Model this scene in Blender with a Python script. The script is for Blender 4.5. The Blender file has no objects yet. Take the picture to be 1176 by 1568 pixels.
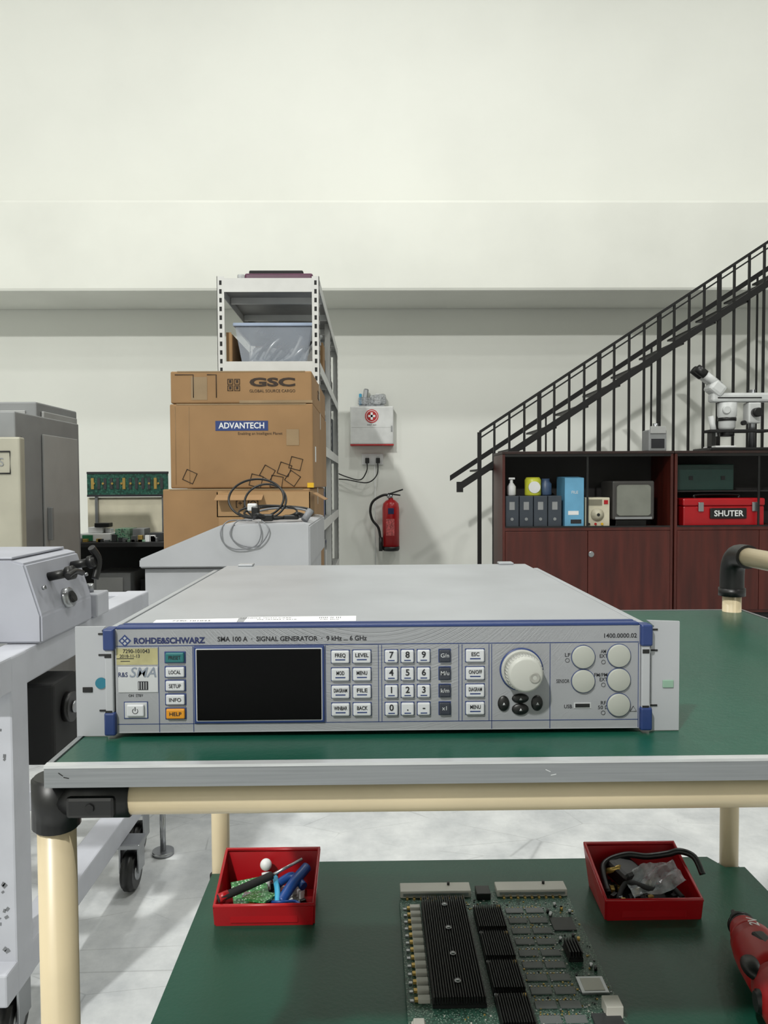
import bpy, bmesh, math, random
from mathutils import Matrix, Vector
random.seed(7)
S = bpy.context.scene
H = 1.05            # camera height, metres

# ------------------------------------------------------------------ materials
def lin(c):
    c = c/255.0
    return c/12.92 if c <= 0.04045 else ((c+0.055)/1.055)**2.4
def col(rgb): return (lin(rgb[0]), lin(rgb[1]), lin(rgb[2]), 1)
MATS = {}
def mat(name, rgb, rough=0.5, metal=0.0, var=0.06, scale=8.0, bump=0.0, bscale=60.0, rgb2=None, alpha=1.0, spec=0.5, emit=0.0, stretch=None, coat=0.0, p0=.3, p1=.65):
    if name in MATS: return MATS[name]
    m = bpy.data.materials.new(name); m.use_nodes = True
    nt = m.node_tree; n = nt.nodes; l = nt.links
    p = n['Principled BSDF']
    p.inputs['Roughness'].default_value = rough
    p.inputs['Metallic'].default_value = metal
    p.inputs['Specular IOR Level'].default_value = spec
    p.inputs['Alpha'].default_value = alpha
    p.inputs['Coat Weight'].default_value = coat
    tc = n.new('ShaderNodeTexCoord')
    mp = n.new('ShaderNodeMapping'); l.new(tc.outputs['Object'], mp.inputs['Vector'])
    if stretch: mp.inputs['Scale'].default_value = stretch
    nz = n.new('ShaderNodeTexNoise'); nz.inputs['Scale'].default_value = scale; nz.inputs['Detail'].default_value = 5
    l.new(mp.outputs['Vector'], nz.inputs['Vector'])
    r = n.new('ShaderNodeValToRGB')
    c = col(rgb)
    if rgb2 is None:
        a = tuple(max(0, x*(1-var*2)) for x in c[:3])+(1,)
        bcol = tuple(min(1, x*(1+var)) for x in c[:3])+(1,)
    else:
        a = col(rgb2); bcol = c
    r.color_ramp.elements[0].position = p0; r.color_ramp.elements[0].color = a
    r.color_ramp.elements[1].position = p1; r.color_ramp.elements[1].color = bcol
    l.new(nz.outputs['Fac'], r.inputs['Fac']); l.new(r.outputs['Color'], p.inputs['Base Color'])
    if bump > 0:
        nb = n.new('ShaderNodeTexNoise'); nb.inputs['Scale'].default_value = bscale
        l.new(mp.outputs['Vector'], nb.inputs['Vector'])
        bp = n.new('ShaderNodeBump'); bp.inputs['Strength'].default_value = bump; bp.inputs['Distance'].default_value = 0.002
        l.new(nb.outputs['Fac'], bp.inputs['Height']); l.new(bp.outputs['Normal'], p.inputs['Normal'])
    if emit > 0:
        p.inputs['Emission Color'].default_value = c; p.inputs['Emission Strength'].default_value = emit
    MATS[name] = m
    return m

def floor_material():
    m = bpy.data.materials.new('floor_epoxy'); m.use_nodes = True
    nt = m.node_tree; n = nt.nodes; l = nt.links; p = n['Principled BSDF']
    tc = n.new('ShaderNodeTexCoord')
    nz = n.new('ShaderNodeTexNoise'); nz.inputs['Scale'].default_value = 6; nz.inputs['Detail'].default_value = 9; nz.inputs['Roughness'].default_value = .7
    l.new(tc.outputs['Object'], nz.inputs['Vector'])
    r = n.new('ShaderNodeValToRGB')
    r.color_ramp.elements[0].position = .35; r.color_ramp.elements[0].color = col((172, 175, 177))
    r.color_ramp.elements[1].position = .65; r.color_ramp.elements[1].color = col((204, 206, 206))
    l.new(nz.outputs['Fac'], r.inputs['Fac'])
    mpx = n.new('ShaderNodeMapping'); mpx.inputs['Rotation'].default_value = (0, 0, .5); mpx.inputs['Scale'].default_value = (1, 2.2, 1)
    l.new(tc.outputs['Object'], mpx.inputs['Vector'])
    vo = n.new('ShaderNodeTexVoronoi'); vo.feature = 'DISTANCE_TO_EDGE'; vo.inputs['Scale'].default_value = 3.2
    l.new(mpx.outputs['Vector'], vo.inputs['Vector'])
    r2 = n.new('ShaderNodeValToRGB')
    r2.color_ramp.elements[0].position = 0.0; r2.color_ramp.elements[0].color = (.72, .72, .72, 1)
    r2.color_ramp.elements[1].position = 0.010; r2.color_ramp.elements[1].color = (1, 1, 1, 1)
    l.new(vo.outputs['Distance'], r2.inputs['Fac'])
    n3 = n.new('ShaderNodeTexNoise'); n3.inputs['Scale'].default_value = 4
    l.new(tc.outputs['Object'], n3.inputs['Vector'])
    r3 = n.new('ShaderNodeValToRGB'); r3.color_ramp.elements[0].position = .46; r3.color_ramp.elements[1].position = .54
    l.new(n3.outputs['Fac'], r3.inputs['Fac'])
    m2 = n.new('ShaderNodeMixRGB'); m2.blend_type = 'MULTIPLY'
    l.new(r3.outputs['Color'], m2.inputs['Fac'])
    l.new(r.outputs['Color'], m2.inputs['Color1']); l.new(r2.outputs['Color'], m2.inputs['Color2'])
    l.new(m2.outputs['Color'], p.inputs['Base Color'])
    p.inputs['Roughness'].default_value = .34
    return m

def pcb_material(name, base, dots, scale):
    m = bpy.data.materials.new(name); m.use_nodes = True
    nt = m.node_tree; n = nt.nodes; l = nt.links; p = n['Principled BSDF']
    tc = n.new('ShaderNodeTexCoord')
    vo = n.new('ShaderNodeTexVoronoi'); vo.distance = 'CHEBYCHEV'; vo.inputs['Scale'].default_value = scale
    l.new(tc.outputs['Object'], vo.inputs['Vector'])
    r = n.new('ShaderNodeValToRGB'); r.color_ramp.interpolation = 'CONSTANT'
    r.color_ramp.elements[0].color = col(dots)
    r.color_ramp.elements[1].position = .22; r.color_ramp.elements[1].color = col(base)
    e = r.color_ramp.elements.new(.5); e.color = col(tuple(int(x*.7) for x in base))
    l.new(vo.outputs['Distance'], r.inputs['Fac']); l.new(r.outputs['Color'], p.inputs['Base Color'])
    p.inputs['Roughness'].default_value = .4
    return m

# ------------------------------------------------------------------ builder
class B:
    def __init__(s, name, origin=(0, 0, 0)):
        s.name = name; s.bm = bmesh.new(); s.mats = []; s.o = Vector(origin)
    def _mi(s, m):
        if m not in s.mats: s.mats.append(m)
        return s.mats.index(m)
    def add(s, bm, m, smooth=False):
        i = s._mi(m)
        for f in bm.faces:
            f.material_index = i
            f.smooth = smooth and len(f.verts) <= 4
        t = bpy.data.meshes.new('t'); bm.to_mesh(t); bm.free()
        s.bm.from_mesh(t); bpy.data.meshes.remove(t)
    def box(s, a, b, m, bev=0.0, rot=None, seg=2):
        a = Vector(a); b = Vector(b); c = (a+b)/2; d = b-a
        d = Vector([abs(x) for x in d])
        bm = bmesh.new(); bmesh.ops.create_cube(bm, size=1)
        bmesh.ops.scale(bm, vec=d, verts=bm.verts)
        if bev > 0:
            bev = min(bev, min(d)*.45)
            bmesh.ops.bevel(bm, geom=bm.edges[:], offset=bev, segments=seg, affect='EDGES', profile=.5)
        if rot is not None: bmesh.ops.transform(bm, matrix=rot.to_4x4(), verts=bm.verts)
        bmesh.ops.translate(bm, vec=c, verts=bm.verts)
        s.add(bm, m)
    def cyl(s, p0, p1, r, m, r2=None, seg=24, bev=0):
        p0 = Vector(p0); p1 = Vector(p1); d = p1-p0; L = d.length
        bm = bmesh.new()
        bmesh.ops.create_cone(bm, cap_ends=True, segments=seg, radius1=r, radius2=r if r2 is None else r2, depth=L)
        if bev > 0:
            ed = [e for e in bm.edges if abs(e.verts[0].co.z-e.verts[1].co.z) < 1e-6]
            bmesh.ops.bevel(bm, geom=ed, offset=bev, segments=2, affect='EDGES')
        q = Vector((0, 0, 1)).rotation_difference(d.normalized()).to_matrix().to_4x4()
        bmesh.ops.transform(bm, matrix=Matrix.Translation((p0+p1)/2) @ q, verts=bm.verts)
        s.add(bm, m, True)
    def lathe(s, prof, o, axis, m, seg=32):
        o = Vector(o); q = Vector((0, 0, 1)).rotation_difference(Vector(axis).normalized()).to_matrix()
        bm = bmesh.new(); rings = []
        for (r, h) in prof:
            rings.append([bm.verts.new(o+q @ Vector((max(r, 1e-5)*math.cos(2*math.pi*k/seg), max(r, 1e-5)*math.sin(2*math.pi*k/seg), h))) for k in range(seg)])
        for i in range(len(rings)-1):
            for k in range(seg):
                bm.faces.new((rings[i][k], rings[i][(k+1) % seg], rings[i+1][(k+1) % seg], rings[i+1][k]))
        bm.faces.new(rings[0][::-1]); bm.faces.new(rings[-1])
        bmesh.ops.recalc_face_normals(bm, faces=bm.faces)
        s.add(bm, m, True)
    def sphere(s, c, r, m, sc=(1, 1, 1)):
        bm = bmesh.new(); bmesh.ops.create_uvsphere(bm, u_segments=20, v_segments=12, radius=r)
        bmesh.ops.scale(bm, vec=sc, verts=bm.verts); bmesh.ops.translate(bm, vec=c, verts=bm.verts)
        s.add(bm, m, True)
    def tube(s, pts, r, m, seg=8, smooth=True, sub=6, closed=False):
        P = [Vector(p) for p in pts]
        if smooth and len(P) > 2:
            Q = []; n = len(P)
            rng = n if closed else n-1
            for i in range(rng):
                if closed: p0, p1, p2, p3 = P[(i-1) % n], P[i], P[(i+1) % n], P[(i+2) % n]
                else: p0, p1, p2, p3 = P[max(i-1, 0)], P[i], P[i+1], P[min(i+2, n-1)]
                for k in range(sub):
                    t = k/sub
                    Q.append(.5*((2*p1)+(-p0+p2)*t+(2*p0-5*p1+4*p2-p3)*t*t+(-p0+3*p1-3*p2+p3)*t**3))
            if not closed: Q.append(P[-1])
            P = Q
        n = len(P); bm = bmesh.new(); rings = []; up = None
        for i in range(n):
            if closed: d = P[(i+1) % n]-P[i-1]
            else: d = P[min(i+1, n-1)]-P[max(i-1, 0)]
            d.normalize()
            if up is None:
                up = Vector((0, 0, 1)) if abs(d.z) < .9 else Vector((1, 0, 0))
            x = d.cross(up)
            if x.length < 1e-4: x = d.cross(Vector((0, 1, .01)))
            x.normalize(); y = x.cross(d).normalized(); up = y
            rings.append([bm.verts.new(P[i]+x*r*math.cos(2*math.pi*k/seg)+y*r*math.sin(2*math.pi*k/seg)) for k in range(seg)])
        for i in range(n if closed else n-1):
            a = rings[i]; b = rings[(i+1) % n]
            for k in range(seg): bm.faces.new((a[k], a[(k+1) % seg], b[(k+1) % seg], b[k]))
        if not closed:
            bm.faces.new(rings[0][::-1]); bm.faces.new(rings[-1])
        bmesh.ops.recalc_face_normals(bm, faces=bm.faces)
        s.add(bm, m, True)
    def prism(s, poly, axis, a0, a1, m, bev=0):
        def v3(p, a):
            return {'x': (a, p[0], p[1]), 'y': (p[0], a, p[1]), 'z': (p[0], p[1], a)}[axis]
        bm = bmesh.new()
        A = [bm.verts.new(v3(p, a0)) for p in poly]; C = [bm.verts.new(v3(p, a1)) for p in poly]
        bm.faces.new(A); bm.faces.new(C[::-1]); n = len(poly)
        for i in range(n): bm.faces.new((A[i], C[i], C[(i+1) % n], A[(i+1) % n]))
        bmesh.ops.recalc_face_normals(bm, faces=bm.faces)
        if bev > 0: bmesh.ops.bevel(bm, geom=bm.edges[:], offset=bev, segments=2, affect='EDGES')
        s.add(bm, m)
    def text(s, txt, pos, size, m, bold=0.0, align='CENTER', rot=None, sx=1.0, shear=0, fit=None):
        c = bpy.data.curves.new('t', 'FONT'); c.body = txt; c.size = size; c.align_x = align; c.align_y = 'CENTER'
        c.offset = bold*size; c.resolution_u = 3; c.shear = shear
        o = bpy.data.objects.new('t', c); S.collection.objects.link(o); bpy.context.view_layer.update()
        me = bpy.data.meshes.new_from_object(o.evaluated_get(bpy.context.evaluated_depsgraph_get()))
        bm = bmesh.new(); bm.from_mesh(me)
        if fit and len(bm.verts):
            w = max(v.co.x for v in bm.verts)-min(v.co.x for v in bm.verts); sx = fit/w
        R = Matrix.Rotation(math.pi/2, 4, 'X') if rot is None else rot.to_4x4()
        bmesh.ops.transform(bm, matrix=Matrix.Translation(pos) @ R @ Matrix.Diagonal((sx, 1, 1, 1)), verts=bm.verts)
        s.add(bm, m)
        bpy.data.objects.remove(o); bpy.data.meshes.remove(me); bpy.data.curves.remove(c)
    def done(s):
        bmesh.ops.translate(s.bm, vec=-s.o, verts=s.bm.verts)
        me = bpy.data.meshes.new(s.name); s.bm.to_mesh(me); s.bm.free()
        for m in s.mats: me.materials.append(m)
        o = bpy.data.objects.new(s.name, me); o.location = s.o; S.collection.objects.link(o)
        return o

RZ = lambda a: Matrix.Rotation(math.radians(a), 3, 'Z')
RX = lambda a: Matrix.Rotation(math.radians(a), 3, 'X')
RY = lambda a: Matrix.Rotation(math.radians(a), 3, 'Y')

# shared materials
wallm = mat('wall_paint', (225, 226, 220), .85, var=.02, scale=.8, bump=.05, bscale=25)
beamm = mat('beam_paint', (222, 223, 216), .85, var=.03, scale=1.2)
black = mat('black_plastic', (13, 13, 14), .4, var=.1)
blackm = mat('black_matte', (20, 20, 21), .75, var=.1)
white = mat('white_plastic', (218, 219, 219), .45, var=.03)
cream = mat('cream_pipe', (196, 181, 150), .35, var=.04, scale=12)
alu = mat('aluminium_rim', (140, 143, 146), .42, .6, var=.05, scale=30, stretch=(.4, 6, 20))
lip = mat('aluminium_lip', (205, 207, 209), .3, .6, var=.05, scale=30, stretch=(1, 6, 20))
green = mat('green_rubber_top', (16, 70, 55), .32, var=.1, scale=4, bump=.12, bscale=180, spec=.45)
steel = mat('steel', (160, 162, 165), .3, .9, var=.05)
cardb = mat('cardboard', (146, 114, 78), .85, var=.06, scale=5)
cardl = mat('cardboard_light', (162, 130, 92), .85, var=.05)
tape = mat('packing_tape', (140, 118, 88), .3, var=.08)
navy = mat('navy_print', (22, 34, 80), .5)
dark = mat('dark_print', (26, 26, 32), .6)
red = mat('red_plastic', (164, 10, 22), .35, var=.05)
redp = mat('red_paint', (168, 18, 24), .3, var=.05)
gold = mat('gold_pins', (190, 160, 90), .35, .6)
glassy = mat('clear_plastic', (200, 210, 225), .12, var=.03, alpha=.35)

# ------------------------------------------------------------------ room shell
def slab(name, a, b, m):
    x = B(name); x.box(a, b, m); return x.done()
slab('floor', (-9, -6, -.1), (9, 8, 0), floor_material())
slab('ceiling', (-9, -6, 8), (9, 8, 8.1), mat('ceiling_paint', (180, 180, 178), .9))
slab('wall_back', (-9, 8, 0), (9, 8.15, 8), wallm)
slab('wall_left', (-9.15, -6, 0), (-9, 8, 8), wallm)
slab('wall_right', (9, -6, 0), (9.15, 8, 8), wallm)
slab('wall_front', (-9, -6.15, 0), (9, -6, 8), wallm)
b = B('trim_1'); b.box((-8.999, 7.25, 2.845), (8.999, 7.999, 3.69), beamm, .03); b.done()

# ------------------------------------------------------------------ tool cart
b = B('tool_cart', (.16, .88, 0))
XL, XR, YF, YB, zt = -.238, .585, .5535, 1.205, .847
b.box((XL+.003, YF+.003, .833), (XR-.003, YB-.003, zt-.0005), green)
b.prism([(YF-.002, zt-.0155), (YF-.002, zt-.0012), (YF+.005, zt-.0012), (YF+.005, zt-.0155)], 'x', XL, XR, alu)
b.prism([(YF-.0026, zt-.0012), (YF-.0024, zt+.0008), (YF+.004, zt+.0012), (YF+.005, zt), (YF+.005, zt-.0012)], 'x', XL, XR, lip)
b.box((XL, YF+.005, .8315), (XL+.004, YB, zt+.001), alu); b.box((XR-.004, YF+.005, .8315), (XR, YB, zt+.001), alu)
b.box((XL+.004, YB-.004, .8315), (XR-.004, YB, zt+.001), alu)
b.prism([(YF+.0062, zt-.0004), (YF+.0062, zt+.0001), (YB-.005, zt+.0001), (YB-.005, zt-.0004)], 'x', XL+.005, XR-.005, green)
for (x, z) in ((-.228, .841), (-.224, .8385), (.125, .840), (.129, .837), (.31, .842)):
    b.box((x, YF-.0022, z), (x+.004, YF-.0019, z+.0006), random.choice([lip, blackm]), rot=RY(random.uniform(-40, 40)))
pr = .014
px0, px1, py0, py1 = -.2405, .562, .578, 1.19
for (x, y, top) in ((px0, py0, .825), (px0, py1, .825), (px1, py0, .935), (px1, py1, .915)):
    b.cyl((x, y, .055), (x, y, top), pr, cream)
    b.cyl((x, y, .03), (x, y, .06), .008, steel); b.cyl((x-.012, y+.02, .031), (x+.012, y+.02, .031), .03, black)
for y in (py0, py1):
    b.cyl((px0, y, .815), (px1, y, .815), pr, cream)
    b.cyl((px0, y, .425), (px1, y, .425), pr, cream)
for x in (px0, px1):
    b.cyl((x, py0, .815), (x, py1, .815), pr, cream)
    b.cyl((x, py0, .425), (x, py1, .425), pr, cream)
for (x, y) in ((px0, py0), (px0, py1), (px1, py0), (px1, py1)):
    sg = 1 if x < 0 else -1; sy = 1 if y < .8 else -1
    for z in (.815, .425):
        b.cyl((x, y, z-.024), (x, y, z+.0160), pr+.0035, black, bev=.002)
        b.cyl((x, y, z), (x+sg*.058, y, z), pr+.002, black, bev=.0015)
        b.cyl((x, y, z), (x, y+sy*.05, z), pr+.002, black)
        b.box((x+sg*.014, y-.019, z-.010), (x+sg*.05, y-.013, z+.006), black, .003)
        b.cyl((x+sg*.032, y-.0205, z-.002), (x+sg*.032, y-.018, z-.002), .0035, blackm, seg=6)
b.tube([(px1, py1, .88), (px1, py1, .905), (px1, py1-.004, .922), (px1, py1-.016, .934), (px1, py1-.035, .937), (px1, py1-.05, .937)], pr+.004, black, seg=20)
b.cyl((px1, py1, .872), (px1, py1, .884), pr+.006, black)
b.cyl((px1, py1-.045, .937), (px1, py0+.045, .937), pr, cream)
b.tube([(px1, py0+.05, .937), (px1, py0+.035, .937), (px1, py0+.016, .934), (px1, py0, .905), (px1, py0, .88)], pr+.004, black, seg=20)
n = .034
xl, xr, yf, yb = -.25, .577, .56, 1.203
poly = [(xl+n, yf), (xr-n, yf), (xr-n, yf+n), (xr, yf+n), (xr, yb-n), (xr-n*.9, yb-n), (xr-n*1.3, yb), (xl+n*1.3, yb), (xl+n*.9, yb-n), (xl, yb-n), (xl, yf+n), (xl+n, yf+n)]
b.prism(poly, 'z', .436, .45, green)
b.done()

# ------------------------------------------------------------------ signal generator
b = B('signal_generator', (.005, .84, .848))
U = .00053      # front panel drawing grid (m)
Yf = .613
ZB = .8485
X = lambda u: .005+(u-580)*U
Z = lambda v: ZB+(1118-v)*U
pan = mat('panel_grey', (162, 164, 168), .42, var=.02)
topm = mat('top_cover_grey', (162, 165, 169), .36, .15, var=.05, scale=10, bump=.05, bscale=30)
blue = mat('blue_trim', (32, 52, 102), .4)
key = mat('key_white', (190, 192, 195), .4, var=.02)
darkkey = mat('key_dark', (42, 46, 56), .4)
cap = mat('connector_cap', (158, 160, 153), .5, var=.03)
knobm = mat('knob_grey', (168, 169, 163), .45, var=.03)
screen = mat('display_black', (3, 3, 4), .5, var=.1, spec=.1)
def pb(u0, v0, u1, v1, d, m, bev=.0, base=0.0):
    b.box((X(u0), Yf-base-d, Z(v1)), (X(u1), Yf-base+.0004, Z(v0)), m, bev)
def pt(t, u, v, size, m=navy, align='CENTER', bold=.01, base=0.0, sx=1.0, shear=0, fit=None):
    b.text(t, (X(u), Yf-base-.00025, Z(v)), size*U*1.35, m, bold, align, sx=sx, shear=shear, fit=fit*U if fit else None)
b.box((X(188), .6185, ZB+.003), (X(974), 1.068, Z(951)), topm, .0015)
for u in (196, 930):
    for y in (.70, 1.0): b.box((X(u), y, .8475), (X(u+30), y+.03, ZB+.006), black)
for u in (222, 900): b.box((X(u), 1.055, Z(951)), (X(u+38), 1.074, Z(951)+.003), topm, .001)
for u in (192, 948): b.box((X(u), 1.06, .86), (X(u+24), 1.085, .93), black, .003)
pb(182, 955, 977, 1113, 0, pan); b.box((X(182), Yf, Z(1113)), (X(977), .6195, Z(955)), pan, .0008)
b.box((X(184), Yf-.0008, Z(955)), (X(975), .622, Z(950.5)), blue, .0007)
b.box((X(190), .6215, Z(951)-.001), (X(972), .626, Z(949.8)), blue)
for s in (0, 1):
    u0, u1 = (166, 183) if s == 0 else (976, 994)
    b.box((X(u0), Yf-.0045, Z(986)), (X(u1), .622, Z(953)), blue, .0015)
    b.box((X(u0), Yf-.0045, Z(1115)), (X(u1), .622, Z(1080)), blue, .0015)
    b.box((X(u0+2), Yf-.003, Z(1081)), (X(u1-3), .622, Z(985)), pan, .001)
    b.box((X(u0+3), .622, Z(1112)), (X(u1-3), 1.03, Z(954)), topm, .001)
    if s == 0: ear = [(120, 1119), (165, 1119), (165, 1084), (176, 1084), (176, 1077), (165, 1077), (165, 999), (176, 999), (176, 992), (165, 992), (165, 970), (160, 958), (166, 952), (120, 952)]
    else: ear = [(1040, 1119), (996, 1119), (996, 1084), (984, 1084), (984, 1077), (996, 1077), (996, 999), (984, 999), (984, 992), (996, 992), (996, 970), (1001, 958), (990, 949), (1040, 951)]
    b.prism([(X(p), Z(q)) for p, q in ear], 'y', .6165, .619, pan)
    for v in (963, 995, 1080):
        w0, w1 = (155, 165) if s == 0 else (996, 1006)
        b.box((X(w0), Yf+.0028, Z(v+1.2)), (X(w1), Yf+.0036, Z(v-1.2)), blackm)
    b.box((X(168 if s == 0 else 979), Yf-.0034, Z(1083)), (X(178 if s == 0 else 989), Yf-.0028, Z(1077)), black)
    b.box((X(168 if s == 0 else 979), Yf-.0034, Z(997)), (X(178 if s == 0 else 989), Yf-.0028, Z(991)), black)
teal = mat('teal_sticker', (26, 104, 124), .5)
tealg = mat('pale_green_slot', (130, 160, 142), .5)
b.box((X(130), .6157, Z(1052)), (X(145), .6167, Z(1044)), blackm, .0004)
b.cyl((X(158), .6155, Z(1038)), (X(158), .6165, Z(1038)), 8.5*U, teal)
b.box((X(1014), .6155, Z(1053)), (X(1031), .6167, Z(1041)), tealg, .003)
for (u0, v0, u1, v1) in ((184, 980, 975, 981.2), (184, 1099, 975, 1100), (246.5, 982, 247.5, 1112), (298, 982, 299, 1112), (498, 982, 499, 1099), (578, 982, 579, 1099), (583, 982, 584, 1099), (700, 982, 701, 1099), (705, 982, 706, 1099), (746, 982, 747, 1099), (750, 982, 751, 1112), (839, 982, 840, 1112), (974, 982, 975, 1112)):
    pb(u0, v0, u1, v1, .00015, blue)
r0 = 9.5
bm = bmesh.new()
bm.faces.new([bm.verts.new((X(197)+dx*r0*U, Yf-.0002, Z(972.5)+dz*r0*U)) for dx, dz in ((1, 0), (0, 1), (-1, 0), (0, -1))]); b.add(bm, blue)
for dx, dz in ((4, 0), (-4, 0), (0, 4), (0, -4)):
    bm = bmesh.new()
    bm.faces.new([bm.verts.new((X(197)+(dx+ax*2.6)*U, Yf-.0004, Z(972.5)+(dz+az*2.6)*U)) for ax, az in ((1, 0), (0, 1), (-1, 0), (0, -1))]); b.add(bm, pan)
pt('ROHDE&SCHWARZ', 210, 973, 9, navy, 'LEFT', .04, fit=107)
pt('SMA 100 A  ·  SIGNAL GENERATOR  ·  9 kHz ... 6 GHz', 336, 971.5, 7.4, dark, 'LEFT', .02, fit=225)
pt('1400.0000.02', 972, 971, 7, dark, 'RIGHT', .015, fit=50)
ylw = mat('old_label', (164, 158, 116), .7, var=.1, scale=60)
pb(184, 984, 246, 1009, .00015, ylw); pt('7290-101043', 214, 988.5, 6.2, dark, base=.0001, fit=40); pt('2018-11-13', 204, 996, 5.2, dark, base=.0001, fit=30)
pb(184, 999, 210, 1000, .0003, dark); pb(190, 1003, 204, 1004, .0003, dark)
plate = mat('plate_grey', (178, 180, 182), .45)
pb(186, 1012, 246, 1051, .0006, plate, .0003)
pt('R&S', 193.5, 1024, 7.5, navy, base=.0006, fit=14); pt('SMA', 223, 1021, 16, mat('plate_text', (120, 128, 140), .5), base=.0006, shear=.25, bold=.01, fit=40)
pb(216, 1034, 231, 1047, .0009, dark)
for k in range(4): pb(217+k*3.6, 1035, 218+k*3.6, 1046, .0011, plate)
pt('ON  STBY', 212, 1056, 4.2, dark, fit=22)
pb(194, 1065, 230, 1091, .0004, blue); pb(195, 1066, 229, 1090, .0006, plate, .0004); pb(199, 1069, 225, 1087, .0025, key, .001)
b.tube([(X(212)+4*U*math.sin(a), Yf-.0027, Z(1078)+4*U*math.cos(a)) for a in [math.radians(d) for d in range(40, 330, 36)]], .4*U, dark, seg=6)
pb(211.5, 1072, 212.5, 1078, .0028, dark)
tealk = mat('teal_key', (22, 96, 98), .4); ork = mat('orange_key', (204, 136, 26), .4)
for v, m, t in ((998, tealk, 'PRESET'), (1020, key, 'LOCAL'), (1041, key, 'SETUP'), (1062, key, 'INFO'), (1083.5, ork, 'HELP')):
    pb(256, v-9, 288, v+9, .0006, blue, .0004); pb(258, v-7.5, 286, v+7.5, .0024, m, .0009); pt(t, 272, v, 6, dark, base=.0025, fit=18)
pb(300, 981.5, 497, 1099, .0015, blue, .0012); pb(303, 984.5, 494, 1096, .0018, plate, .0008)
pb(304.5, 986, 492.5, 1094.5, .0022, screen, .0008)
rows = (999, 1026, 1052.5, 1079.5)
for r, v in enumerate(rows):
    for u, w, t in ((521, 13.5, ('FREQ', 'MOD', 'DIAGRAM', 'WINBAR')[r]), (553.5, 13.5, ('LEVEL', 'MENU', 'FILE', 'BACK')[r]), (725, 14, ('ESC', 'ON/OFF', 'DIAGRAM', 'MENU')[r])):
        pb(u-w-1, v-10.5, u+w+1, v+10.5, .0004, blue, .0003); pb(u-w, v-9.5, u+w, v+9.5, .0026, key, .001)
        pt(t, u, v-2.5, 6, dark, base=.0027, fit=min(20, 4*len(t)), bold=.02); pb(u-w+6, v+3.2, u+w-6, v+5, .00275, blue)
    for c, u in enumerate((598, 622.5, 647)):
        pb(u-10.5, v-10.5, u+10.5, v+10.5, .0004, blue, .0003); pb(u-9.5, v-9.5, u+9.5, v+9.5, .0026, key, .001)
        pt((('7', '8', '9'), ('4', '5', '6'), ('1', '2', '3'), ('0', '.', '-'))[r][c], u, v-2.5, 10, dark, base=.0027, bold=.02)
        pb(u-5, v+5, u+5, v+6.6, .00275, blue)
    u = 679
    pb(u-9.5, v-10.5, u+9.5, v+10.5, .0004, blue, .0003); pb(u-8.5, v-9.5, u+8.5, v+9.5, .0026, darkkey, .001)
    pt(('G/n', 'M/u', 'k/m', 'x1')[r], u, v-1, 6.5, plate, base=.0027)
kc = (X(795.5), Yf, Z(1021))
b.lathe([(33*U, 0), (33*U, .0012), (31*U, .0015)], kc, (0, -1, 0), blue, 48)
b.lathe([(31*U, 0), (31*U, .003), (29.5*U, .005)], kc, (0, -1, 0), knobm, 48)
b.lathe([(27.5*U, .004), (26.5*U, .017), (24.5*U, .0195), (22*U, .020), (0, .020)], kc, (0, -1, 0), knobm, 48)
for k in range(36):
    a = math.tau*k/36
    b.cyl((kc[0]+27.1*U*math.cos(a), Yf-.007, kc[2]+27.1*U*math.sin(a)), (kc[0]+26.4*U*math.cos(a), Yf-.0165, kc[2]+26.4*U*math.sin(a)), .0006, knobm, seg=6)
b.lathe([(8*U, .0198), (8*U, .0205), (6*U, .0202), (0, .0198)], (kc[0]+13*U, Yf, kc[2]-4*U), (0, -1, 0), mat('dimple', (140, 140, 134), .5), 24)
for (u, v, sx, sz) in ((768.5, 1073, 9, 12), (819.5, 1073, 9, 12), (794, 1065.5, 13, 7.5), (794, 1082, 13, 9)):
    b.sphere((X(u), Yf-.0005, Z(v)), U, black, (sx, 4.5, sz))
    b.cyl((X(u), Yf-.0027, Z(v)), (X(u), Yf-.0032, Z(v)), 2.6*U, plate, seg=3)
for (u, v) in ((890, 1003), (944.5, 1001.5), (890, 1040), (944.5, 1038.5), (944.5, 1077)):
    b.lathe([(18.5*U, 0), (18.5*U, .0006), (18*U, .0007)], (X(u), Yf, Z(v)), (0, -1, 0), blue, 36)
    b.lathe([(17.6*U, 0), (17.6*U, .0008), (17*U, .0018), (16*U, .002), (0, .002)], (X(u), Yf, Z(v)), (0, -1, 0), cap, 36)
for t, u, v in (('LF', 866, 1000), ('AM', 921, 995), ('EXT', 921, 1002), ('FM/PM', 917, 1031), ('EXT', 921, 1038), ('SENSOR', 859, 1040), ('RF', 921, 1074), ('50 Ω', 921, 1081), ('USB', 867, 1079)):
    pt(t, u, v, 5.8, dark, fit=min(20, 4*len(t)))
pb(876, 1073, 902, 1081.5, .0005, plate); pb(878, 1074.5, 900, 1080, .0009, black)
b.tube([(X(u), Yf-.0003, Z(v)) for u, v in ((967, 1079), (972, 1087), (962, 1087))], .5*U, dark, seg=5, smooth=False, closed=True)
for u, v in ((866, 1008), (921, 1011), (921, 1046), (921, 1089)):
    b.tube([(X(u)+3*U*math.cos(a), Yf-.0002, Z(v)+3*U*math.sin(a)) for a in [math.tau*k/10 for k in range(10)]], .35*U, dark, seg=5, closed=True)
zt2 = Z(951)+.0002
lab = mat('paper_label', (225, 226, 226), .6, var=.03)
b.box((-.106, .628, zt2-.0003), (-.014, .652, zt2+.0002), lab, rot=RZ(1))
b.box((-.180, .624, zt2-.0003), (-.112, .643, zt2+.0002), lab, rot=RZ(4))
RT = Matrix.Identity(3)
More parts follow.
